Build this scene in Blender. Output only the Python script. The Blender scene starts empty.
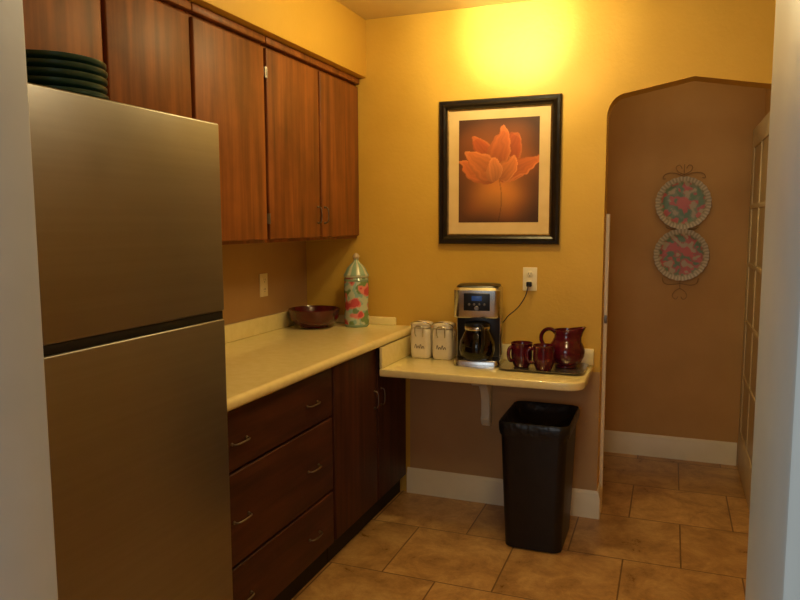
import bpy, bmesh, math, random
from mathutils import Vector, Matrix, noise
random.seed(7)
scene=bpy.context.scene
try:
    scene.view_settings.view_transform='Standard'; scene.view_settings.look='None'
except Exception: pass
COL=scene.collection

def lin(c):
    return tuple(((x/255)/12.92 if x/255<=.04045 else ((x/255+.055)/1.055)**2.4) for x in c)
def raw(c): return tuple(max(0,min(1,x/255)) for x in c)
def rgba(c): return lin(c)+(1,)
# ------------------------------------------------------------ materials
def mat(name,col,rough=.5,metal=0,spec=.5,coat=0,emit=0,trans=0,ior=1.45):
    m=bpy.data.materials.new(name);m.use_nodes=True
    b=m.node_tree.nodes['Principled BSDF']
    b.inputs['Base Color'].default_value=rgba(col);b.inputs['Roughness'].default_value=rough
    b.inputs['Metallic'].default_value=metal;b.inputs['Specular IOR Level'].default_value=spec
    b.inputs['Coat Weight'].default_value=coat;b.inputs['Transmission Weight'].default_value=trans
    b.inputs['IOR'].default_value=ior
    if emit:
        b.inputs['Emission Color'].default_value=rgba(col);b.inputs['Emission Strength'].default_value=emit
    return m
def noisy(name,c1,c2,scale=(8,8,8),detail=4,rough=.5,bump=.05,bscale=None,metal=0,spec=.5,coat=0,dist=0,p=(.35,.65),rnd=False,blotch=0,bsc=4.5):
    m=mat(name,c1,rough,metal,spec,coat);nt=m.node_tree;N=nt.nodes;L=nt.links;b=N['Principled BSDF']
    tc=N.new('ShaderNodeTexCoord');mp=N.new('ShaderNodeMapping');mp.inputs['Scale'].default_value=scale
    L.new(tc.outputs['Object'],mp.inputs['Vector'])
    if rnd:
        oi=N.new('ShaderNodeObjectInfo');ml=N.new('ShaderNodeMath');ml.operation='MULTIPLY';ml.inputs[1].default_value=37
        L.new(oi.outputs['Random'],ml.inputs[0]);cx=N.new('ShaderNodeCombineXYZ')
        L.new(ml.outputs[0],cx.inputs[0]);L.new(ml.outputs[0],cx.inputs[2]);L.new(cx.outputs[0],mp.inputs['Location'])
    n=N.new('ShaderNodeTexNoise');n.inputs['Scale'].default_value=1;n.inputs['Detail'].default_value=detail
    n.inputs['Distortion'].default_value=dist
    L.new(mp.outputs[0],n.inputs['Vector'])
    r=N.new('ShaderNodeValToRGB');r.color_ramp.elements[0].position=p[0];r.color_ramp.elements[1].position=p[1]
    r.color_ramp.elements[0].color=rgba(c1);r.color_ramp.elements[1].color=rgba(c2)
    L.new(n.outputs['Fac'],r.inputs[0]);out=r.outputs[0]
    if blotch:
        nb=N.new('ShaderNodeTexNoise');nb.inputs['Scale'].default_value=bsc;nb.inputs['Detail'].default_value=6;nb.inputs['Roughness'].default_value=.6
        vm=N.new('ShaderNodeVectorMath');vm.operation='ADD'
        L.new(tc.outputs['Object'],vm.inputs[0])
        if rnd: L.new(cx.outputs[0],vm.inputs[1])
        L.new(vm.outputs[0],nb.inputs['Vector'])
        mr=N.new('ShaderNodeMapRange');mr.inputs['From Min'].default_value=.3;mr.inputs['From Max'].default_value=.7
        mr.inputs['To Min'].default_value=1-blotch;mr.inputs['To Max'].default_value=1+blotch
        L.new(nb.outputs['Fac'],mr.inputs[0]);mm=N.new('ShaderNodeMixRGB');mm.blend_type='MULTIPLY';mm.inputs[0].default_value=1
        L.new(out,mm.inputs[1]);L.new(mr.outputs[0],mm.inputs[2]);out=mm.outputs[0]
        mr2=N.new('ShaderNodeMapRange');mr2.inputs['To Min'].default_value=rough-.08;mr2.inputs['To Max'].default_value=rough+.1
        L.new(nb.outputs['Fac'],mr2.inputs[0]);L.new(mr2.outputs[0],b.inputs['Roughness'])
    L.new(out,b.inputs['Base Color'])
    if bump:
        bp=N.new('ShaderNodeBump');bp.inputs['Strength'].default_value=bump;bp.inputs['Distance'].default_value=.01
        if bscale:
            n2=N.new('ShaderNodeTexNoise');n2.inputs['Scale'].default_value=bscale;L.new(tc.outputs['Object'],n2.inputs['Vector'])
            L.new(n2.outputs['Fac'],bp.inputs['Height'])
        else: L.new(n.outputs['Fac'],bp.inputs['Height'])
        L.new(bp.outputs[0],b.inputs['Normal'])
    return m
def painted(name,rough=.4,coat=0,spec=.5):
    m=mat(name,(128,128,128),rough,0,spec,coat);N=m.node_tree.nodes
    a=N.new('ShaderNodeVertexColor');a.layer_name='Col'
    m.node_tree.links.new(a.outputs['Color'],N['Principled BSDF'].inputs['Base Color']);return m

M_wall=noisy('wall_paint',(212,171,70),(218,178,78),(3,3,3),3,.5,.12,60,spec=.35)
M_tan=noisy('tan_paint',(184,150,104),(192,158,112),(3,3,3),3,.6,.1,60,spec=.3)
M_hall=noisy('hall_paint',(196,154,94),(204,162,102),(3,3,3),3,.6,.1,60,spec=.3)
M_ceil=noisy('ceiling_paint',(220,200,140),(228,208,148),(3,3,3),3,.7,.1,60)
M_white=noisy('white_trim_paint',(200,204,200),(212,216,212),(5,5,5),3,.4,.08,25)
M_base=noisy('baseboard_paint',(238,230,202),(245,238,212),(5,5,5),3,.35,.04,25)
M_door=noisy('cream_door_paint',(200,182,140),(208,190,150),(5,5,5),3,.45,.04,25)
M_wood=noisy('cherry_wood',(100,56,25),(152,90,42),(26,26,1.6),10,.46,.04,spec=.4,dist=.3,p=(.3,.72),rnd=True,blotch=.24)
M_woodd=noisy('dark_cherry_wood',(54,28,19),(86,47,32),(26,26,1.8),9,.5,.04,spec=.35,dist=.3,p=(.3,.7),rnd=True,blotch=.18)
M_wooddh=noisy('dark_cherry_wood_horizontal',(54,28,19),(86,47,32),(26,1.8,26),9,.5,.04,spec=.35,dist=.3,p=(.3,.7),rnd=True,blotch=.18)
M_black=noisy('toe_kick_black',(16,13,12),(22,18,16),(8,8,8),3,.6,.02)
M_lam=noisy('cream_laminate',(246,232,168),(251,238,178),(30,30,30),2,.18,.01,80,coat=.5)
M_steel=noisy('brushed_stainless',(146,144,140),(150,148,144),(1.2,1.2,60),3,.36,0,metal=.92,blotch=.07,bsc=2.2)
M_steel2=noisy('polished_steel',(196,196,192),(206,206,202),(10,10,10),2,.24,.0,metal=1)
M_pull=noisy('satin_nickel',(128,122,112),(138,132,122),(10,10,10),2,.38,0,metal=1)
M_fbody=noisy('fridge_side_paint',(52,50,47),(58,56,52),(20,20,20),3,.55,.03,90)
M_rubber=noisy('black_rubber',(10,10,10),(15,15,15),(20,20,20),2,.6,.02)
M_bplast=noisy('black_plastic',(14,14,15),(20,20,21),(20,20,20),2,.32,.02,120)
M_bin=noisy('bin_plastic',(12,12,13),(17,17,18),(20,20,20),2,.42,.05,200)
M_bag=noisy('black_bin_bag',(16,16,18),(30,30,32),(20,20,20),4,.3,.5,25)
M_green=noisy('green_stoneware',(26,58,50),(36,72,62),(14,14,14),4,.32,.02,coat=.25)
M_maroon=noisy('maroon_glaze',(74,9,26),(90,15,34),(14,14,14),4,.16,.01,coat=.5)
M_bowl=noisy('dark_red_bowl_glaze',(72,12,18),(90,20,26),(18,18,18),4,.24,.02,coat=.4)
M_ceram=noisy('cream_ceramic',(226,214,188),(234,223,198),(14,14,14),3,.25,.01,coat=.3)
M_frame=noisy('black_frame_wood',(16,12,10),(28,20,15),(30,30,30),5,.3,.2)
M_gold=noisy('gilt_fillet',(110,84,44),(140,108,58),(40,40,40),4,.35,.1,metal=.6)
M_mat=noisy('cream_mat_board',(224,194,136),(229,200,144),(12,12,12),2,.8,0)
M_outlet=noisy('ivory_plastic',(242,232,194),(247,238,204),(20,20,20),2,.35,0)
M_slot=mat('outlet_slot_dark',(25,20,15),.6)
M_script=mat('script_glaze',(84,70,54),.5)
M_lcd=mat('blue_display',(44,74,134),.2,emit=.25)
M_glass=mat('carafe_glass',(150,150,150),.02,trans=1,ior=1.45)
M_coffee=mat('coffee_liquid',(14,8,6),.1)
M_wire=noisy('bronze_wire',(146,112,68),(156,122,78),(20,20,20),2,.5,0,metal=.1)
M_paint=painted('picture_print',.6,.05)
M_jar=painted('floral_glaze',.25,.3)
M_plate=painted('decorated_glass_glaze',.38,.0)
M_pane=noisy('frosted_pane',(176,154,112),(188,166,124),(6,6,6),3,.35,.05)
M_tray=noisy('silver_tray',(176,168,150),(186,178,160),(10,10,10),3,.25,.03,metal=.85)

# floor tiles
M_floor=mat('stone_tile_floor',(140,95,50),.34,coat=.12)
nt=M_floor.node_tree;N=nt.nodes;L=nt.links;B=N['Principled BSDF']
tc=N.new('ShaderNodeTexCoord');mp=N.new('ShaderNodeMapping');mp.inputs['Location'].default_value=(.385,-2.61,0)
br=N.new('ShaderNodeTexBrick');br.inputs['Scale'].default_value=1;br.inputs['Brick Width'].default_value=.47;br.inputs['Row Height'].default_value=.47
br.inputs['Mortar Size'].default_value=.004;br.inputs['Mortar Smooth'].default_value=.5;br.offset=.5
br.inputs['Color1'].default_value=(.88,.88,.88,1);br.inputs['Color2'].default_value=(1.1,1.1,1.1,1)
L.new(tc.outputs['Object'],mp.inputs[0]);L.new(mp.outputs[0],br.inputs['Vector'])
n1=N.new('ShaderNodeTexNoise');n1.inputs['Scale'].default_value=6;n1.inputs['Detail'].default_value=13;n1.inputs['Roughness'].default_value=.78;n1.inputs['Distortion'].default_value=.35
L.new(tc.outputs['Object'],n1.inputs['Vector'])
cr=N.new('ShaderNodeValToRGB');e=cr.color_ramp.elements;e[0].position=.32;e[0].color=rgba((142,104,60));e[1].position=.7;e[1].color=rgba((226,188,128))
x=cr.color_ramp.elements.new(.5);x.color=rgba((192,150,94))
L.new(n1.outputs['Fac'],cr.inputs[0])
mu=N.new('ShaderNodeMixRGB');mu.blend_type='MULTIPLY';mu.inputs[0].default_value=1
L.new(cr.outputs[0],mu.inputs[1]);L.new(br.outputs['Color'],mu.inputs[2])
mx=N.new('ShaderNodeMixRGB');mx.inputs[2].default_value=rgba((124,92,56))
L.new(br.outputs['Fac'],mx.inputs[0]);L.new(mu.outputs[0],mx.inputs[1]);L.new(mx.outputs[0],B.inputs['Base Color'])
iv=N.new('ShaderNodeMath');iv.operation='SUBTRACT';iv.inputs[0].default_value=1;L.new(br.outputs['Fac'],iv.inputs[1])
ad=N.new('ShaderNodeMath');ad.operation='MULTIPLY_ADD';ad.inputs[1].default_value=.6;L.new(n1.outputs['Fac'],ad.inputs[0]);L.new(iv.outputs[0],ad.inputs[2])
bp=N.new('ShaderNodeBump');bp.inputs['Strength'].default_value=.35;bp.inputs['Distance'].default_value=.005
L.new(ad.outputs[0],bp.inputs['Height']);L.new(bp.outputs[0],B.inputs['Normal'])
mrr=N.new('ShaderNodeMapRange');mrr.inputs['From Min'].default_value=.3;mrr.inputs['From Max'].default_value=.7;mrr.inputs['To Min'].default_value=.24;mrr.inputs['To Max'].default_value=.44
L.new(n1.outputs['Fac'],mrr.inputs[0]);L.new(mrr.outputs[0],B.inputs['Roughness'])

# ------------------------------------------------------------ mesh helpers
class MB:
    """mesh builder; pieces are joined into one mesh, each with a material"""
    def __init__(s): s.bm=bmesh.new();s.mats=[];s.col=s.bm.loops.layers.color.new('Col')
    def mi(s,m):
        if m not in s.mats:s.mats.append(m)
        return s.mats.index(m)
    def box(s,lo,hi,m,bev=.003,seg=2):
        t=bmesh.new();bmesh.ops.create_cube(t,size=1)
        for v in t.verts:
            v.co=Vector([lo[i]+(v.co[i]+.5)*(hi[i]-lo[i]) for i in range(3)])
        if bev: bmesh.ops.bevel(t,geom=t.edges[:],offset=min(bev,.45*min(hi[i]-lo[i] for i in range(3))),segments=seg,affect='EDGES',profile=.5)
        s.merge(t,m);return s
    def merge(s,t,m,cf=None):
        i=s.mi(m);mp={}
        for v in t.verts: mp[v]=s.bm.verts.new(v.co)
        for f in t.faces:
            try: g=s.bm.faces.new([mp[v] for v in f.verts])
            except ValueError: continue
            g.material_index=i;g.smooth=True
            if cf:
                for l in g.loops: l[s.col]=tuple(cf(l.vert.co))+(1,)
        t.free()
    def rings(s,rings,m,cap0=True,cap1=True,cf=None,closed=False):
        t=bmesh.new();R=[[t.verts.new(p) for p in r] for r in rings]
        n=len(R[0]);pairs=list(zip(R[:-1],R[1:]))
        if closed: pairs.append((R[-1],R[0]))
        for a,b in pairs:
            for k in range(n): t.faces.new([a[k],a[(k+1)%n],b[(k+1)%n],b[k]])
        if not closed:
            if cap0: t.faces.new(R[0][::-1])
            if cap1: t.faces.new(R[-1])
        bmesh.ops.recalc_face_normals(t,faces=t.faces[:])
        s.merge(t,m,cf);return s
    def lathe(s,prof,m,c=(0,0,0),n=40,axis='z',cf=None,rf=None,cap0=True,cap1=True,closed=False):
        rr=[]
        for r,z in prof:
            ring=[]
            for k in range(n):
                a=2*math.pi*k/n;q=r*(rf(a,r,z) if rf else 1)
                p=(q*math.cos(a),q*math.sin(a),z)
                if axis=='y': p=(p[0],-z,p[1])
                if axis=='x': p=(z,p[0],p[1])
                ring.append(Vector(p)+Vector(c))
            rr.append(ring)
        return s.rings(rr,m,cap0,cap1,cf,closed)
    def tube(s,pts,r,m,n=10,smooth=2,flat=1):
        P=[Vector(p) for p in pts]
        for _ in range(smooth):
            Q=[P[0]]
            for a,b in zip(P[:-1],P[1:]): Q+= [a*.75+b*.25,a*.25+b*.75]
            P=Q+[P[-1]]
        rr=[];prev=None
        for i,p in enumerate(P):
            d=(P[min(i+1,len(P)-1)]-P[max(i-1,0)]).normalized()
            if prev is None:
                u=d.orthogonal().normalized()
            else: u=(prev-d*prev.dot(d)).normalized()
            prev=u;w=d.cross(u)
            q=r[0]+(r[1]-r[0])*i/(len(P)-1) if isinstance(r,tuple) else r
            rr.append([p+u*q*math.cos(2*math.pi*k/n)+w*q*flat*math.sin(2*math.pi*k/n) for k in range(n)])
        return s.rings(rr,m)
    def prism(s,poly,m,plane='xz',a=0,b=.1,bev=0):
        t=bmesh.new()
        def P(q,h):
            if plane=='xz': return (q[0],h,q[1])
            if plane=='xy': return (q[0],q[1],h)
            return (h,q[0],q[1])
        A=[t.verts.new(P(q,a)) for q in poly];Bv=[t.verts.new(P(q,b)) for q in poly];n=len(poly)
        t.faces.new(A);t.faces.new(Bv[::-1])
        for k in range(n): t.faces.new([A[k],A[(k+1)%n],Bv[(k+1)%n],Bv[k]])
        bmesh.ops.recalc_face_normals(t,faces=t.faces[:])
        if bev:
            es=[e for e in t.edges if abs(e.calc_face_angle(0))>.6]
            bmesh.ops.bevel(t,geom=es,offset=bev,segments=3,affect='EDGES',profile=.5)
        s.merge(t,m);return s
    def obj(s,name,parent=None,loc=(0,0,0),rz=0,ang=.6,**kw):
        me=bpy.data.meshes.new(name);s.bm.to_mesh(me);s.bm.free()
        for m in s.mats: me.materials.append(m)
        me.shade_smooth();me.set_sharp_from_angle(angle=ang)
        o=bpy.data.objects.new(name,me);COL.objects.link(o);o.location=loc;o.rotation_euler[2]=rz
        if parent: o.parent=parent
        for k,v in kw.items(): o[k]=v
        return o
def thing(name,loc,label,cat,rz=0,group=None,scale=(1,1,1)):
    o=bpy.data.objects.new(name,None);COL.objects.link(o);o.location=loc;o.rotation_euler[2]=rz;o.scale=scale
    o.empty_display_size=.05;o['label']=label;o['category']=cat
    if group:o['group']=group
    return o
def struct(mb,name,label,cat='wall'):
    return mb.obj(name,label=label,category=cat,kind='structure')
def rr(w,d,r,z,cx=0,cy=0,n=6):
    out=[]
    for i,(sx,sy) in enumerate(((1,1),(-1,1),(-1,-1),(1,-1))):
        for k in range(n+1):
            a=math.pi/2*(i+k/n);out.append(Vector((cx+sx*(w/2-r)+r*math.cos(a),cy+sy*(d/2-r)+r*math.sin(a),z)))
    return out

XL=-1.90;YB=3.489;H=2.512;XR=1.25;YN=.62
# ------------------------------------------------------------ structure
struct(MB().box((-2.1,-.9,-.08),(1.4,4.9,0),M_floor,0),'floor','brown stone tile floor laid in staggered rows','floor')
struct(MB().box((XL-.1,.45,H),(XR+.1,YB+.12,H+.08),M_ceil,0),'ceiling','warm cream painted kitchen ceiling','ceiling')
struct(MB().box((XL-.1,.45,0),(XL,YB,H),M_tan,0),'wall_left','tan painted wall behind the cabinets')
struct(MB().box((XR,.45,0),(XR+.1,YB,H),M_wall,0),'wall_right','golden yellow painted side wall')
XA0,XA1=-.302,.446;XM=.072
arch=[]
for k in range(9):
    a=math.pi/2*k/8;arch.append((XA0+.09*(1-math.cos(a)),1.945+.108*math.sin(a)))
arch=[(XA0,0)]+arch+[(XM-.02,2.102),(XM,2.106),(XM+.02,2.102)]+[(2*XM-x,z) for x,z in arch[::-1]]+[(XA1,0)]
struct(MB().prism([(XL,0)]+arch+[(XR,0),(XR,H),(XL,H)],M_wall,'xz',YB,YB+.12),'wall_back','golden yellow wall with a pointed tudor archway')
struct(MB().box((-1.285,YB-.0009,.0),(XA0-.0005,YB+.0005,.735),M_tan,0),'wall_back_shade','thin tan panel colouring in the shade below the low counter shelf')  # shade under the shelf, coloured in as a thin tan panel
X0,X1=-.702,.068
struct(MB().prism([(XL-.1,0),(X0-.02,0),(X0-.02,2.08),(X1+.02,2.08),(X1+.02,0),(XR+.1,0),(XR+.1,H),(XL-.1,H)],M_tan,'xz',.46,YN),'wall_front','wall around the kitchen doorway')
struct(MB().box((X0-.02,.45,0),(X0,.63,2.06),M_white,.004),'trim_1','white painted doorway jamb','door trim')
struct(MB().box((X1,.45,0),(X1+.02,.63,2.06),M_white,.004),'trim_2','white painted doorway jamb','door trim')
struct(MB().box((X0-.02,.45,2.06),(X1+.02,.63,2.08),M_white,.004),'trim_3','white painted doorway head jamb','door trim')
struct(MB().box((X1+.012,.436,0),(X1+.09,.4599,2.13),M_white,.006),'trim_4','white painted doorway casing','door trim')
struct(MB().box((X0-.09,.436,0),(X0-.012,.4599,2.13),M_white,.006),'trim_5','white painted doorway casing','door trim')
struct(MB().box((XL,YN,2.218),(-1.525,YB,H),M_wall,.004),'wall_soffit','golden yellow soffit above the wall cabinets')
# hall
YH=4.575
struct(MB().box((-.7,YH,0),(.6,YH+.1,2.45),M_hall,0),'wall_hall_back','tan painted hall wall with hanging plates')
struct(MB().box((-.7,YB+.12,0),(-.6,YH,2.45),M_hall,0),'wall_hall_left','tan painted hall side wall')
struct(MB().box((.47,YB+.12,0),(.6,YH,2.45),M_hall,0),'wall_hall_right','tan painted hall side wall')
struct(MB().box((-.7,YB+.12,2.45),(.6,YH+.1,2.5),M_ceil,0),'ceiling_hall','hall ceiling','ceiling')
m=MB().box((XA0-.03,YB+.122,0),(XA0+.016,YB+.15,1.5),M_base,.003)
m.box((XA0+.004,YB+.112,.96),(XA0+.016,YB+.123,1.0),M_pull,.002)
struct(m,'trim_6','white trim strip with a metal strike on the hall side of the archway','door trim')
def baseb(name,pts,label):
    mb=MB()
    prof=[(0,0),(.016,0),(.016,.105),(.011,.118),(.011,.124),(.005,.138),(0,.138)]
    rings=[]
    for p,nrm in pts:
        rings.append([Vector((p[0]+nrm[0]*a,p[1]+nrm[1]*a,z)) for a,z in prof])
    mb.rings(rings,M_base);return mb.obj(name,label=label,category='baseboard',kind='structure',ang=.4)
baseb('baseboard_back',[((-1.30,YB),(0,-1)),((XA0,YB),(1,-1)),((XA0,YB+.12),(1,0))],'white moulded baseboard below the tan shade panel')
baseb('baseboard_hall',[((-.6,YH),(0,-1)),((.41,YH),(0,-1))],'white moulded baseboard in the hall')
baseb('baseboard_right',[((XA1,YB+.12),(-1,0)),((XA1,YB),(-1,-1)),((XR,YB),(0,-1))],'white moulded baseboard beside the archway')

# hall door (glazed door against the side wall)
d=MB();dx0,dx1=.412,.447;y0,y1=3.66,4.54
d.box((dx0,y0,.01),(dx1,y0+.1,1.98),M_door,.003).box((dx0,y1-.1,.01),(dx1,y1,1.98),M_door,.003)
d.box((dx0,y0+.1,.01),(dx1,y1-.1,.24),M_door,.003).box((dx0,y0+.1,1.87),(dx1,y1-.1,1.98),M_door,.003)
for k in range(1,5): z=.24+k*1.63/5;d.box((dx0,y0+.1,z-.012),(dx1,y1-.1,z+.012),M_door,.002)
for k in (1,): yy=y0+.1+k*(y1-y0-.2)/2;d.box((dx0,yy-.012,.24),(dx1,yy+.012,1.87),M_door,.002)
D=d.obj('door_1',label='cream painted glazed door folded against the hall wall',category='door',kind='structure')
MB().box((dx0+.005,y0+.1,.24),(dx1-.005,y1-.1,1.87),M_pane,0).obj('glass_pane',D)

# ------------------------------------------------------------ wall cabinets
XC=-1.57
def pull(mb,p,axis,L=.09,m=M_pull,out=.022):
    v=Vector((0,0,1)) if axis=='z' else Vector((0,1,0));p=Vector(p);o=Vector((out,0,0))
    mb.tube([p-v*L/2-Vector((.002,0,0)),p-v*L/2+o*.7,p-v*L*.3+o,p+v*L*.3+o,p+v*L/2+o*.7,p+v*L/2-Vector((.002,0,0))],.0030,m,8)
    for s in (-1,1): mb.lathe([(.006,0),(.006,.004),(.0035,.006)],m,p+v*L/2*s,12,'x')
def hinge(p,par):
    x,y,z=p
    MB().tube([(x+.004,y,z-.022),(x+.004,y,z+.022)],.0045,M_pull,8,0).box((x-.001,y-.014,z-.018),(x+.0025,y+.014,z+.018),M_pull,.0008).obj('hinge',par,label='chrome butt hinge')
def wallcab(y0,y1,z0,doors,label,handle):
    T=thing('wall_cabinet',(XL+.002,(y0+y1)/2,z0),label,'cabinet')
    o=Vector(T.location);w=(y1-y0)
    b=MB();dp=XC-.018-o.x
    b.box((0,-w/2+.001,0),(dp,w/2-.001,2.216-z0),M_wood,.002)
    b.box((dp-.002,-w/2+.001,2.185-z0),(dp+.026,w/2-.001,2.216-z0),M_wood,.006)
    b.obj('cabinet_body',T)
    for i,(a,c) in enumerate(doors):
        D=MB().box((dp,a+.009-o.y,.014),(dp+.019,c-.009-o.y,2.172-z0),M_wood,.005,3).obj('cabinet_door',T)
        side,hz=handle[i]
        if side:
            yy=(c-.035 if side>0 else a+.035)-o.y
            m=MB();pull(m,(dp+.019,yy,.12),'z',.075);m.obj('handle',D,label='small satin nickel bow pull')
            hy=(a+.004 if side>0 else c-.004)-o.y
            if hz:
                hinge((dp+.016,hy,.1),D);hinge((dp+.016,hy,2.172-z0-.1),D)
    return T
wallcab(1.276,2.088,1.80,[(1.276,1.683),(1.683,2.088)],'short cherry-stained cabinet above the refrigerator',[(0,0),(0,0)])
wallcab(2.09,2.562,1.379,[(2.09,2.562)],'single-door cherry-stained slab wall cabinet with chrome hinges',[(-1,1)])
wallcab(2.564,YB-.002,1.379,[(2.564,3.036),(3.036,YB-.002)],'two-door cherry-stained slab wall cabinet beside the yellow wall',[(1,1),(-1,0)])

# ------------------------------------------------------------ base cabinets
XF=-1.300
def basecab(y0,y1,label):
    T=thing('base_cabinet',(XL+.002,(y0+y1)/2,0),label,'cabinet');w=y1-y0;dp=XF-.018-T.location.x
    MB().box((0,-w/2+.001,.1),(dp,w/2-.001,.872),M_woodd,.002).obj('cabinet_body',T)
    MB().box((.02,-w/2+.001,0),(dp-.02,w/2-.001,.1),M_black,0).obj('toe_kick',T)
    return T,dp
T,dp=basecab(1.79,2.596,'dark cherry base cabinet with three wide drawers')
oy=T.location.y
for z0,z1,hz in ((.662,.862,.752),(.342,.652,.49),(.105,.332,.21)):
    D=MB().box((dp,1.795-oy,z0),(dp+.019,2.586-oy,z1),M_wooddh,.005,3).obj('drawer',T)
    for yy in (1.905,2.41):
        m=MB();pull(m,(dp+.019,yy-oy,hz),'y',.085);m.obj('handle',D,label='satin nickel bow pull')
T,dp=basecab(2.598,YB-.018,'two-door dark cherry base cabinet in the corner')
oy=T.location.y
for a,c,s in ((2.598,3.073,1),(3.073,YB-.02,-1)):
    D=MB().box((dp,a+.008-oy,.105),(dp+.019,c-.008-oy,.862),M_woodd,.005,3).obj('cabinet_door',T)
    yy=(c-.04 if s>0 else a+.04)-oy
    m=MB();pull(m,(dp+.019,yy,.62),'z',.08);m.obj('handle',D,label='satin nickel bow pull')

# countertop
def nosing(x0,x1,z0,z1,r=.014,n=6):
    pts=[(x0,z0),(x0,z1)]
    for k in range(n+1): a=math.pi/2*(1-k/n);pts.append((x1-r+r*math.cos(a),z1-r+r*math.sin(a)))
    for k in range(n+1): a=-math.pi/2*k/n;pts.append((x1-r+r*math.cos(a),z0+r+r*math.sin(a)))
    return pts
CT=thing('countertop',(XL+.002,2.63,.874),'cream laminate countertop with rounded nosing on the base cabinets','countertop')
m=MB();pr=nosing(0,-1.262-CT.location.x,0,.042,.018)
ya,yb=1.789-2.63,YB-.002-2.63
m.rings([[Vector((p[0],ya,p[1])) for p in pr],[Vector((p[0],yb,p[1])) for p in pr]],M_lam);m.obj('worktop',CT)
MB().box((0,ya,.042),(.018,yb,.125),M_lam,.005,3).box((.018,yb-.018,.042),(-1.36-CT.location.x,yb,.085),M_lam,.005,3).obj('backsplash',CT)

# low shelf counter
ZT0=.770
SH=thing('shelf_counter',(-.80,YB-.002,ZT0-.038),'cream laminate low counter shelf mounted on the wall','counter')
ox,oyy=SH.location.x,SH.location.y
xl,xr,yf=-1.2795-ox,-.332-ox,3.045-oyy
poly=[(xl,0),(xl,yf)]
R=.08
for k in range(9): a=-math.pi/2+math.pi/2*k/8;poly.append((xr-R+R*math.cos(a),yf+R+R*math.sin(a)))
poly.append((xr,0))
MB().prism(poly,M_lam,'xy',0,.038,.007).obj('shelf_top',SH,ang=.9)
MB().box((xl+.016,-.018,.038),(xr,0,.118),M_lam,.004,3).box((xl,yf+.004,.0385),(xl+.016,0,.1405),M_lam,.004,3).obj('backsplash',SH)
# bracket
BR=thing('shelf_bracket',(-.858,YB-.001,ZT0-.039),'white curved wooden bracket holding up the low counter shelf','bracket')
m=MB()
pts=[(0,-.018),(-.25,-.018),(-.25,-.045),(-.235,-.055),(-.20,-.055)]
for k in range(1,9): a=math.pi/2*k/9;pts.append((-.20+.15*math.sin(a),-.055-.15*(1-math.cos(a))))
pts+=[(-.05,-.25),(-.06,-.268),(-.05,-.29),(-.03,-.31),(0,-.31)]
m.prism(pts,M_base,'yz',-.022,.022,.004);m.obj('bracket_arm',BR)
MB().box((-.045,-.27,-.019),(.045,-.001,-.0),M_base,.005).obj('mounting_plate',BR)

# ------------------------------------------------------------ refrigerator
FY0,FY1=1.085,1.787
FR=thing('refrigerator',(-1.58,(FY0+FY1)/2,0),'stainless steel top-freezer refrigerator beside the countertop','refrigerator')
fx=lambda x:x+1.58
hw=(FY1-FY0)/2
MB().box((fx(-1.885),-hw,.03),(fx(-1.325),hw,1.74),M_fbody,.008,3).box((fx(-1.86),-hw+.02,0),(fx(-1.36),hw-.02,.03),M_rubber,0).obj('refrigerator_body',FR)
MB().box((fx(-1.325),-hw+.01,.09),(fx(-1.31),hw-.01,1.735),M_rubber,.002).obj('door_gasket',FR)
def fdoor(z0,z1,name):
    return MB().box((fx(-1.312),-hw,z0),(fx(-1.255),hw,z1),M_steel,.006,4).obj(name,FR)
F1=fdoor(1.197,1.752,'freezer_door');F2=fdoor(.085,1.173,'refrigerator_door')
MB().box((fx(-1.30),-hw+.004,1.1735),(fx(-1.260),hw-.004,1.1965),M_rubber,.001).obj('handle',F2,label='black recessed grip strip')
MB().box((fx(-1.325),-hw+.02,.015),(fx(-1.29),hw-.02,.08),M_rubber,.004).obj('kick_grille',FR)
MB().box((fx(-1.37),hw-.08,1.741),(fx(-1.315),hw-.02,1.757),M_fbody,.004).obj('hinge_cover',FR)

# stacked plates on top
pl=None
for i in range(5):
    z=1.742+i*.0195
    if pl is None:
        m=MB();R=.125
        m.lathe([(.0,0),(.066,0),(.068,.004),(.09,.008),(R-.004,.02),(R,.024),(R,.031),(R-.005,.0325),(R-.012,.029),(.088,.014),(.064,.009),(.0,.009)],M_green,n=56,cap0=False,cap1=False)
        pl=m.obj('plate',loc=(-1.42,1.345,z),ang=1.2);o=pl
    else: o=pl.copy();COL.objects.link(o);o.location=(-1.42+random.uniform(-.004,.004),1.345+random.uniform(-.004,.004),z)
    o['label']='dark green stoneware plate stacked on the refrigerator';o['category']='plate';o['group']='green plates stacked on the refrigerator'

# ------------------------------------------------------------ items on the counter
ZK=.9165
m=MB();m.lathe([(0,0),(.07,0),(.075,.004),(.073,.01),(.108,.024),(.128,.052),(.132,.088),(.136,.097),(.132,.1),(.126,.09),(.121,.056),(.1,.032),(.06,.018),(0,.015)],M_bowl,n=56,cap0=False,cap1=False)
m.obj('bowl',loc=(-1.742,3.275,ZK),ang=1.2,label='deep dark red glazed bowl on the countertop',category='bowl')
J=thing('ceramic_jar',(-1.548,3.385,ZK),'floral painted ceramic jar with a pale domed lid','jar',scale=(1.03,1.03,1.09))
def floral(p):
    v=Vector(p)*24;n=noise.noise(v);n2=noise.noise(v*1.1+Vector((9,3,5)));n3=noise.noise(v*1.7+Vector((2,8,1)))
    c=(196,208,190)
    if n3>.1:c=(150,190,186)
    if n2>.16:c=(120,150,100)
    if n>.10:c=(226,140,132)
    if n>.30:c=(206,84,92)
    if p[2]<.014 or .222<p[2]<.234:c=(140,170,146)
    return raw(c)
prof=[(0,0),(.058,0),(.062,.006)]+[(.062+.002*math.sin(k*.2),.006+k*.0045) for k in range(1,49)]+[(.064,.228),(.058,.238),(.0,.238)]
MB().lathe(prof,M_jar,n=96,cf=floral,cap0=False,cap1=False).obj('jar_body',J)
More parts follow.
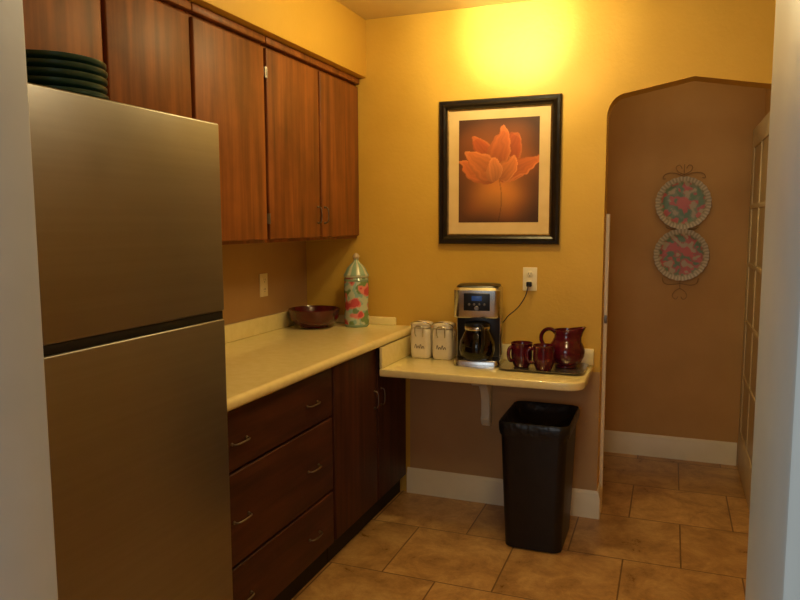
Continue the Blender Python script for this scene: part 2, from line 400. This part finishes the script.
def lidc(p):
    z=p[2];a=math.atan2(p[1],p[0])
    c=(150,182,158) if math.sin(a*8)>-.1 else (214,216,190)
    if z<.252:c=(206,210,184)
    if z>.325:c=(196,176,150)
    return raw(c)
prof=[(.0,.239),(.062,.239),(.065,.243),(.065,.252),(.058,.262),(.053,.272),(.046,.285),(.034,.298),(.022,.308),(.014,.316),(.012,.323),(.016,.331),(.018,.338),(.015,.346),(.008,.354),(.0,.356)]
MB().lathe(prof,M_jar,n=64,cf=lidc,cap0=False,cap1=False).obj('lid',J)

# ------------------------------------------------------------ items on the shelf
ZS=ZT0+.0005
def canister(loc,first=None):
    T=thing('canister',loc,'square cream ceramic canister with a wire clamped lid','canister',group='cream canisters beside the coffee maker',scale=(1,1,1.12))
    if first:
        for c in first.children:
            k=c.copy();COL.objects.link(k);k.parent=T
        return T
    m=MB();m.rings([rr(.090,.090,.016,0),rr(.100,.100,.020,.006),rr(.105,.105,.022,.03),rr(.106,.106,.022,.07),rr(.105,.105,.022,.115),rr(.100,.100,.024,.132),rr(.088,.088,.026,.138)],M_ceram);m.obj('canister_body',T,ang=1)
    m=MB();m.rings([rr(.088,.088,.026,.1385),rr(.102,.102,.026,.142),rr(.103,.103,.026,.152),rr(.094,.094,.028,.160),rr(.066,.066,.024,.166),rr(.03,.03,.012,.169)],M_ceram);m.obj('lid',T,ang=1)
    m=MB();m.tube([(-.0535,-.01,.10),(-.055,-.02,.145),(-.052,-.05,.162),(0,-.060,.174),(.052,-.05,.162),(.055,-.02,.145),(.0535,-.01,.10)],.0028,M_steel2,8)
    m.tube([(-.018,-.0545,.102),(-.022,-.064,.115),(-.022,-.062,.15),(.022,-.062,.15),(.022,-.064,.115),(.018,-.0545,.102)],.003,M_steel2,8,1);m.obj('wire_clamp',T)
    m=MB()
    x=-.026
    pts=[]
    for k in range(4):
        h=.012 if k%2 else .022
        pts+=[(x,-.0533,.048),(x+.005,-.0535,.048+h),(x+.010,-.0535,.052),(x+.0115,-.0533,.047)];x+=.013
    m.tube(pts,.0015,M_script,5,2)
    m.obj('painted_script',T)
    return T
c1=canister((-1.183,3.405,ZS));canister((-1.067,3.405,ZS),c1)

# coffee maker
CMA=math.radians(9);CMP=Vector((-.870,3.338,ZS));CMS=1.04
CM=thing('coffee_maker',CMP,'stainless and black drip coffee maker with a dark carafe','coffee maker',CMA,scale=(1,1,CMS))
def tol(p):
    q=Matrix.Rotation(-CMA,3,'Z')@(Vector(p)-CMP);return Vector((q.x,q.y,q.z/CMS))
W=.113
m=MB();m.rings([rr(2*W,.205,.03,0),rr(2*W,.205,.03,.022),rr(2*W-.008,.197,.028,.03)],M_steel2);m.obj('base',CM)
m=MB();m.box((-W,.03,.028),(W,.1,.24),M_steel2,.012,3);m.box((-W+.006,.022,.03),(W-.012,.05,.236),M_bplast,.004,2);m.obj('water_tank',CM)
m=MB();m.rings([rr(2*W,.195,.03,.228,0,.002),rr(2*W,.2,.03,.236,0,.0),rr(2*W,.2,.03,.355,0,.0),rr(2*W-.02,.18,.028,.366,0,.002)],M_steel2);m.obj('brew_head',CM)
MB().rings([rr(2*W-.02,.182,.028,.3662,0,.004),rr(2*W-.03,.17,.028,.374,0,.004),rr(2*W-.08,.12,.028,.378,0,.004)],M_bplast).obj('lid',CM)
MB().box((-.062,-.1045,.262),(.062,-.098,.342),M_bplast,.004,3).obj('control_panel',CM)
MB().box((-.024,-.1075,.308),(.024,-.104,.330),M_lcd,.001).obj('display',CM)
for i in range(4):
    MB().lathe([(.006,0),(.006,.003),(.004,.004)],M_pull,(-.036+i*.024,-.1043,.291),14,'y').obj('button',CM,label='silver round button')
MB().lathe([(.011,0),(.011,.008),(.009,.01)],M_pull,(0,-.1043,.274),24,'y').obj('dial',CM)
MB().lathe([(.07,.0305),(.07,.034),(.06,.036)],M_bplast,(0,-.03,0),32).obj('warming_plate',CM)
CF=MB().lathe([(.0,.038),(.066,.038),(.08,.05),(.086,.08),(.083,.115),(.064,.155),(.054,.175),(.057,.185)],M_glass,(0,-.066,0),44,cap0=False,cap1=False).obj('carafe',CM,ang=1.2)
MB().lathe([(.0,.04),(.063,.041),(.077,.052),(.083,.08),(.080,.114),(.062,.15),(0,.15)],M_coffee,(0,-.066,0),44,cap0=False,cap1=False).obj('coffee',CF)
MB().lathe([(.058,.182),(.06,.188),(.058,.2),(.04,.208),(.0,.21)],M_bplast,(0,-.066,0),32,cap1=False).lathe([(.0595,.172),(.0615,.175),(.0615,.184),(.0595,.187)],M_steel2,(0,-.066,0),32,cap0=False,cap1=False).obj('carafe_lid',CF)
m=MB();m.tube([(.02,-.112,.192),(.03,-.148,.195),(.038,-.166,.172),(.036,-.163,.115),(.028,-.142,.08)],.0085,M_bplast,10,2,1.3);m.obj('carafe_handle',CF)
px,pz=-.649,1.157
m=MB()
m.tube([tol(q) for q in [(px,YB-.028,pz),(px-.002,YB-.04,pz-.01),(px-.012,YB-.045,pz-.06),(px-.05,YB-.05,pz-.12),(px-.095,YB-.055,pz-.155),(px-.11,YB-.07,pz-.18),(px-.125,YB-.09,pz-.2)]],.0028,M_bplast,8,3);m.obj('power_cord',CM)
m=MB();m.box((-.013,-.013,-.012),(.013,.011,.012),M_bplast,.005,3);o=m.obj('plug',CM,loc=tol((px,YB-.022,pz)),rz=-CMA)

# outlets
def outlet(name,loc,rz,label):
    T=thing(name,loc,label,'electrical outlet',rz)
    MB().box((-.035,-.0055,-.058),(.035,0,.058),M_outlet,.004,3).obj('cover_plate',T)
    for z in (-.024,.024):
        S=MB().lathe([(.0165,.005),(.0165,.0075),(.015,.0085),(0,.0085)],M_outlet,(0,0,z),24,'y',cap1=False).obj('socket',T)
        for x in (-.006,.006): MB().box((x-.001,-.0092,z-.001),(x+.001,-.0084,z+.008),M_slot,0).obj('slot',S)
        MB().lathe([(.0025,.0084),(.0025,.0092)],M_slot,(0,0,z-.008),10,'y').obj('slot',S)
outlet('wall_outlet',(-.649,YB-.0005,1.181),0,'ivory wall outlet with the coffee maker cord plugged in')
outlet('wall_outlet',(XL+.0005,3.035,1.154),math.pi/2,'ivory wall outlet above the countertop backsplash')

# tray, mugs, pitcher
TR=MB();TR.rings([rr(.35,.23,.03,0),rr(.39,.27,.04,.010),rr(.394,.274,.041,.012),rr(.386,.266,.038,.0125),rr(.342,.222,.028,.004),rr(.02,.02,.005,.004)],M_tray,cap1=True)
TR.obj('tray',loc=(-.547,3.325,ZS),label='shallow rectangular silver serving tray on the low counter',category='tray')
ZT=ZS+.0048
def mug(loc,rz,label,first=None):
    T=thing('mug',loc,label,'mug',rz,'maroon mugs on the tray',(1.1,1.1,1.1))
    if first:
        for c in first.children:
            k=c.copy();COL.objects.link(k);k.parent=T
        return T
    MB().lathe([(0,.0),(.03,.0),(.033,.004),(.042,.025),(.046,.05),(.045,.075),(.046,.1),(.048,.106),(.045,.107),(.042,.1),(.041,.075),(.041,.05),(.036,.025),(0,.012)],M_maroon,n=44,cap0=False,cap1=False).obj('cup',T,ang=1.2)
    MB().tube([(.042,0,.088),(.058,0,.095),(.072,0,.08),(.072,0,.048),(.06,0,.03),(.041,0,.034)],.006,M_maroon,10,3,1.3).obj('handle',T)
    return T
m1=mug((-.648,3.30,ZT),math.radians(-130),'maroon glazed mug beside the coffee maker')
mug((-.537,3.262,ZT),math.radians(200),'maroon glazed mug in front of the pitcher',m1)
P=thing('pitcher',(-.450,3.375,ZT),'round-bellied maroon glazed pitcher with a curved handle','pitcher',math.radians(-8),scale=(1,1,.97))
def sp(a,r,z):
    if z>.12:
        k=max(0,math.cos(a))**6;return 1+.5*k*(z-.12)/.055
    return 1
prof=[(0,0),(.05,0),(.053,.005),(.05,.01),(.071,.028),(.084,.055),(.087,.08),(.081,.105),(.066,.127),(.058,.145),(.056,.165),(.059,.182),(.056,.184),(.052,.163),(.053,.145),(.06,.125),(.074,.104),(.08,.08),(.077,.055),(.055,.025),(0,.014)]
o=MB().lathe(prof,M_maroon,n=60,rf=sp,cap0=False,cap1=False).obj('pitcher_body',P,ang=1.3)
for v in o.data.vertices:
    if v.co.z>.13: v.co.z+=max(0,v.co.x)*.22*(v.co.z-.13)/.055
MB().tube([(-.052,-.004,.165),(-.072,-.006,.185),(-.105,-.008,.178),(-.124,-.01,.145),(-.116,-.008,.105),(-.078,-.004,.075)],(.0095,.0075),M_maroon,12,3,1.3).obj('handle',P)

# ------------------------------------------------------------ trash can
TC=thing('trash_can',(-.535,3.18,0),'tall black plastic kitchen trash can under the shelf','trash can')
def R(w,d,z,r=.04,dy=0): return rr(w,d,r,z,0,dy,6)
MB().rings([R(.235,.30,.0),R(.252,.325,.006),R(.264,.345,.15),R(.283,.37,.42),R(.293,.388,.565),R(.301,.398,.567,.045),R(.303,.401,.577,.045),R(.296,.394,.58,.042),R(.288,.384,.55),R(.24,.31,.02),R(.1,.15,.018)],M_bin).obj('bin_body',TC)
m=MB();rings=[]
for (w,d_,z,amp) in ((.305,.400,.535,.005),(.310,.406,.552,.006),(.311,.409,.581,.004),(.302,.4,.590,.004),(.292,.388,.584,.003),(.28,.374,.56,.006),(.24,.33,.53,.012),(.14,.2,.50,.02)):
    ring=R(w,d_,z,.045)
    for i,v in enumerate(ring):
        nn=noise.noise(Vector((v.x*18,v.y*18,z*6)));v.x+=amp*nn*(1 if v.x>0 else -1);v.y+=amp*nn*(1 if v.y>0 else -1)
        if z<.54 and w>.3: v.z+=.035*noise.noise(Vector((v.x*20,v.y*20,1)))
    rings.append(ring)
m.rings(rings,M_bag,cap0=False,cap1=True);m.obj('bin_liner',TC,label='black plastic bag folded over the rim',ang=1.2)

# ------------------------------------------------------------ framed picture
x0,x1,z0,z1=-1.119,-.509,1.353,2.067
PF=thing('framed_picture',((x0+x1)/2,YB-.001,z0),'black framed print of an orange flower on the yellow wall','picture')
w=(x1-x0)/2;h=z1-z0
fp=[(0,.0),(0,-.018),(.006,-.026),(.018,-.024),(.028,-.03),(.038,-.024),(.044,-.014),(.046,-.008),(.046,0)]
def fring(q,y): return [Vector((-w+q,y,q)),Vector((w-q,y,q)),Vector((w-q,y,h-q)),Vector((-w+q,y,h-q))]
m=MB();m.rings([fring(q,y) for q,y in fp],M_frame,closed=True);m.obj('frame',PF,ang=.3)
m=MB();m.rings([fring(q,y) for q,y in [(.045,-.006),(.045,-.014),(.051,-.012),(.051,-.006)]],M_gold,closed=True);m.obj('inner_fillet',PF,ang=.3)
MB().box((-w+.04,-.008,.04),(w-.04,-.002,h-.04),M_mat,0).obj('mat_board',PF)
pw=.202;pz0,pz1=.108,h-.098
def petal(u,v,bx,by,ang,L,Wd,bend=0,sh=.7):
    a=math.radians(ang);dx,dy=u-bx,v-by
    wv=noise.noise(Vector((u*6,v*6,ang)))+.55*noise.noise(Vector((u*17,v*17,ang)))
    s=(dx*math.cos(a)+dy*math.sin(a))/L+.07*wv;t=(-dx*math.sin(a)+dy*math.cos(a))+.036*wv
    t-=bend*s*s*L
    if s<=0 or s>=1: return None
    hwid=Wd*(math.sin(math.pi*s**sh)**.6)
    if abs(t)>hwid:return None
    return s,t/max(hwid,1e-5)
# (angle, length, half width, bend, colour, base x, base y)
PET=[(112,.46,.10,.16,(196,92,36),0,.44),(62,.46,.11,.14,(190,88,34),.02,.44),
     (4,.40,.085,.26,(204,100,40),.0,.47),
     (88,.50,.10,-.10,(212,110,48),-.01,.43),
     (174,.41,.11,-.20,(218,116,52),.0,.46),(28,.43,.10,-.06,(216,112,48),.01,.44),
     (142,.40,.11,-.06,(222,124,58),-.01,.43),
     (54,.28,.10,.1,(224,128,60),.01,.41),(112,.24,.10,-.1,(228,136,70),-.01,.40)]
def picture(u,v):
    base=Vector((122,66,28))
    g=math.exp(-((u)/.30)**2-((v-.27)/.22)**2)
    c=base+Vector((84,66,24))*g*.85+Vector((34,18,6))*noise.noise(Vector((u*4,v*4,0)))
    e=1-.36*min(1,(abs(u)/.39)**3*.8+(abs(v-.5)/.5)**5);c=c*e
    if v<.43 and abs(u-.03*math.sin(v*7)-.004)<.005: c=c*.8
    hh=math.exp(-((u)/.33)**2-((v-.66)/.22)**2);c=c+Vector((44,26,8))*hh
    for ang,L,Wd,bend,pc,bx,by in PET:
        q=petal(u,v,bx,by,ang,L,Wd,bend)
        if q:
            s,t=q;k=.88+.12*abs(t)**1.5+.035*math.sin(t*15+ang)*(1-s*.5)
            cc=Vector(pc)*k;cc=cc*(.80+.30*s)
            if t>.6: cc=cc*(1-(t-.6)*.45)
            if t<-.8: cc=cc*.8+Vector((244,178,110))*.2
            if s>.9: cc=cc*.85+Vector((246,178,110))*.15
            c=cc
    return raw(c)
m=MB();t=bmesh.new();NX,NZ=130,174
grid=[[t.verts.new((-pw+2*pw*i/NX,-.0088,pz0+(pz1-pz0)*j/NZ)) for i in range(NX+1)] for j in range(NZ+1)]
for j in range(NZ):
    for i in range(NX): t.faces.new([grid[j][i],grid[j][i+1],grid[j+1][i+1],grid[j+1][i]])
m.merge(t,M_paint,lambda p:picture(p[0]/pw*.385,(p[2]-pz0)/(pz1-pz0)));m.obj('print',PF,label='orange tulip on a rust brown ground')

# ------------------------------------------------------------ hall plates on wire rack
RK=thing('wall_plate_rack',(.056,YH-.0002,1.05),'thin scrolled bronze wire rack on the hall wall holding two plates','plate rack')
m=MB();zz=lambda z:z-1.05
WR=.002
m.tube([(0,-.0022,zz(1.06)),(0,-.0022,zz(1.80))],WR,M_wire,6,0)
for sg in (-1,1):
    for P_ in ([(0,-.003,zz(1.74)),(sg*.035,-.006,zz(1.755)),(sg*.05,-.006,zz(1.785)),(sg*.025,-.006,zz(1.80)),(sg*.012,-.006,zz(1.775))],
      [(0,-.003,zz(1.73)),(sg*.06,-.006,zz(1.755)),(sg*.11,-.006,zz(1.745)),(sg*.12,-.006,zz(1.715)),(sg*.10,-.006,zz(1.72))],
      [(0,-.003,zz(1.06)),(sg*.03,-.006,zz(1.045)),(sg*.045,-.006,zz(1.01)),(sg*.02,-.006,zz(.99)),(sg*.008,-.006,zz(1.01))],
      [(0,-.003,zz(1.09)),(sg*.06,-.006,zz(1.08)),(sg*.095,-.006,zz(1.09)),(sg*.10,-.03,zz(1.125))],
      [(0,-.003,zz(1.415)),(sg*.07,-.004,zz(1.415)),(sg*.09,-.02,zz(1.43))]):
        m.tube(P_,WR,M_wire,6,3)
m.obj('wire_scrollwork',RK)
def deco(seed,warm):
    def f(p):
        r=math.hypot(p[0],p[2]);a=math.atan2(p[2],p[0])
        v=Vector((p[0]*26+seed,p[2]*26,seed));n=noise.noise(v);n2=noise.noise(v*1.5+Vector((4,4,4)))
        if r>.132:
            k=.5+.5*math.sin(a*48);c=Vector((170,162,138))*k+Vector((222,214,192))*(1-k)
            return raw(c)
        c=warm
        if n>.02:c=(110,142,108)
        if n2>.14:c=(202,104,98)
        if n<-.2:c=(188,174,144)
        if r<.035 and seed<5:c=(206,110,104)
        if .122<r: c=(150,146,118) if math.sin(a*24)>0 else (196,188,160)
        return raw(c)
    return f
for i,(z,warm) in enumerate(((1.572,(136,150,122)),(1.264,(188,104,96)))):
    m=MB();Rr=.152
    prof=[(.0,.008)]+[(.008*k,.008) for k in range(1,14)]+[(.11,.009),(.118,.010),(.126,.012),(.134,.0145),(.142,.017),(.148,.019),(Rr,.0195),(Rr+.001,.017),(.12,.006),(.09,.003),(.0,.003)]
    m.lathe(prof,M_plate,n=192,axis='y',cf=deco(3+i*6,warm),rf=lambda a,r,zq:1+(.022*abs(math.sin(a*12)) if r>.14 else 0),cap0=False,cap1=False)
    m.obj('decorative_plate',loc=(.056,YH-.011,z),ang=.8,label=('scalloped glass plate with green and red centre on the wire rack' if i==0 else 'scalloped glass plate with red floral centre on the wire rack'),category='plate',group='decorative plates on the hall wall')

# ------------------------------------------------------------ lights
T=thing('ceiling_light',(-.2,1.75,H-.0005),'ceiling light in the kitchen','ceiling light')
MB().lathe([(.07,0),(.07,-.012),(.055,-.02),(.03,-.03)],M_base,n=32).obj('canopy',T)
def plight(loc,col,e,r=.05,name='lamp',kind='POINT'):
    l=bpy.data.lights.new(name,kind);l.color=col;l.energy=e;l.shadow_soft_size=r
    o=bpy.data.objects.new(name,l);COL.objects.link(o);o.location=loc;return o
plight((-.74,2.80,2.40),(1,.77,.36),17,.06)
for sz,en,c in ((62,45,(1,.84,.44)),(36,85,(1,.93,.66))):
    sp_=plight((-.74,2.35 if sz>40 else 2.38,2.36),c,en,.03,'spot_lamp','SPOT')
    sp_.data.spot_size=math.radians(sz);sp_.data.spot_blend=1
    sp_.rotation_euler=(Vector((-.735,YB,2.385))-Vector(sp_.location)).to_track_quat('-Z','Y').to_euler()
plight((-.2,1.75,2.36),(1,.78,.45),15,.14)
plight((.05,4.0,2.3),(1,.77,.42),1.6,.08)
l=bpy.data.lights.new('window_daylight','AREA');l.shape='RECTANGLE';l.size=1.6;l.size_y=1.4;l.energy=18;l.color=(.9,.96,1)
o=bpy.data.objects.new('window_daylight',l);COL.objects.link(o);o.location=(-.4,-2.2,1.7);o.rotation_euler=(math.radians(90),0,0)
W_=bpy.data.worlds.new('world');scene.world=W_;W_.use_nodes=True
W_.node_tree.nodes['Background'].inputs[0].default_value=(.70,.76,.79,1);W_.node_tree.nodes['Background'].inputs[1].default_value=.34

# ------------------------------------------------------------ camera
cd=bpy.data.cameras.new('camera');co=bpy.data.objects.new('camera',cd);COL.objects.link(co)
f,p,y,r,hh=704.927,.108,.367,-.004,1.457
F=Vector((-math.sin(y)*math.cos(p),math.cos(y)*math.cos(p),-math.sin(p)));Rv=Vector((math.cos(y),math.sin(y),0));U=Rv.cross(F)
R2=Rv*math.cos(r)+U*math.sin(r);U2=U*math.cos(r)-Rv*math.sin(r)
M=Matrix((R2,U2,-F)).transposed().to_4x4();M.translation=(0,0,hh);co.matrix_world=M
cd.sensor_width=36;cd.lens=f/800*36;cd.clip_start=.02
scene.camera=co
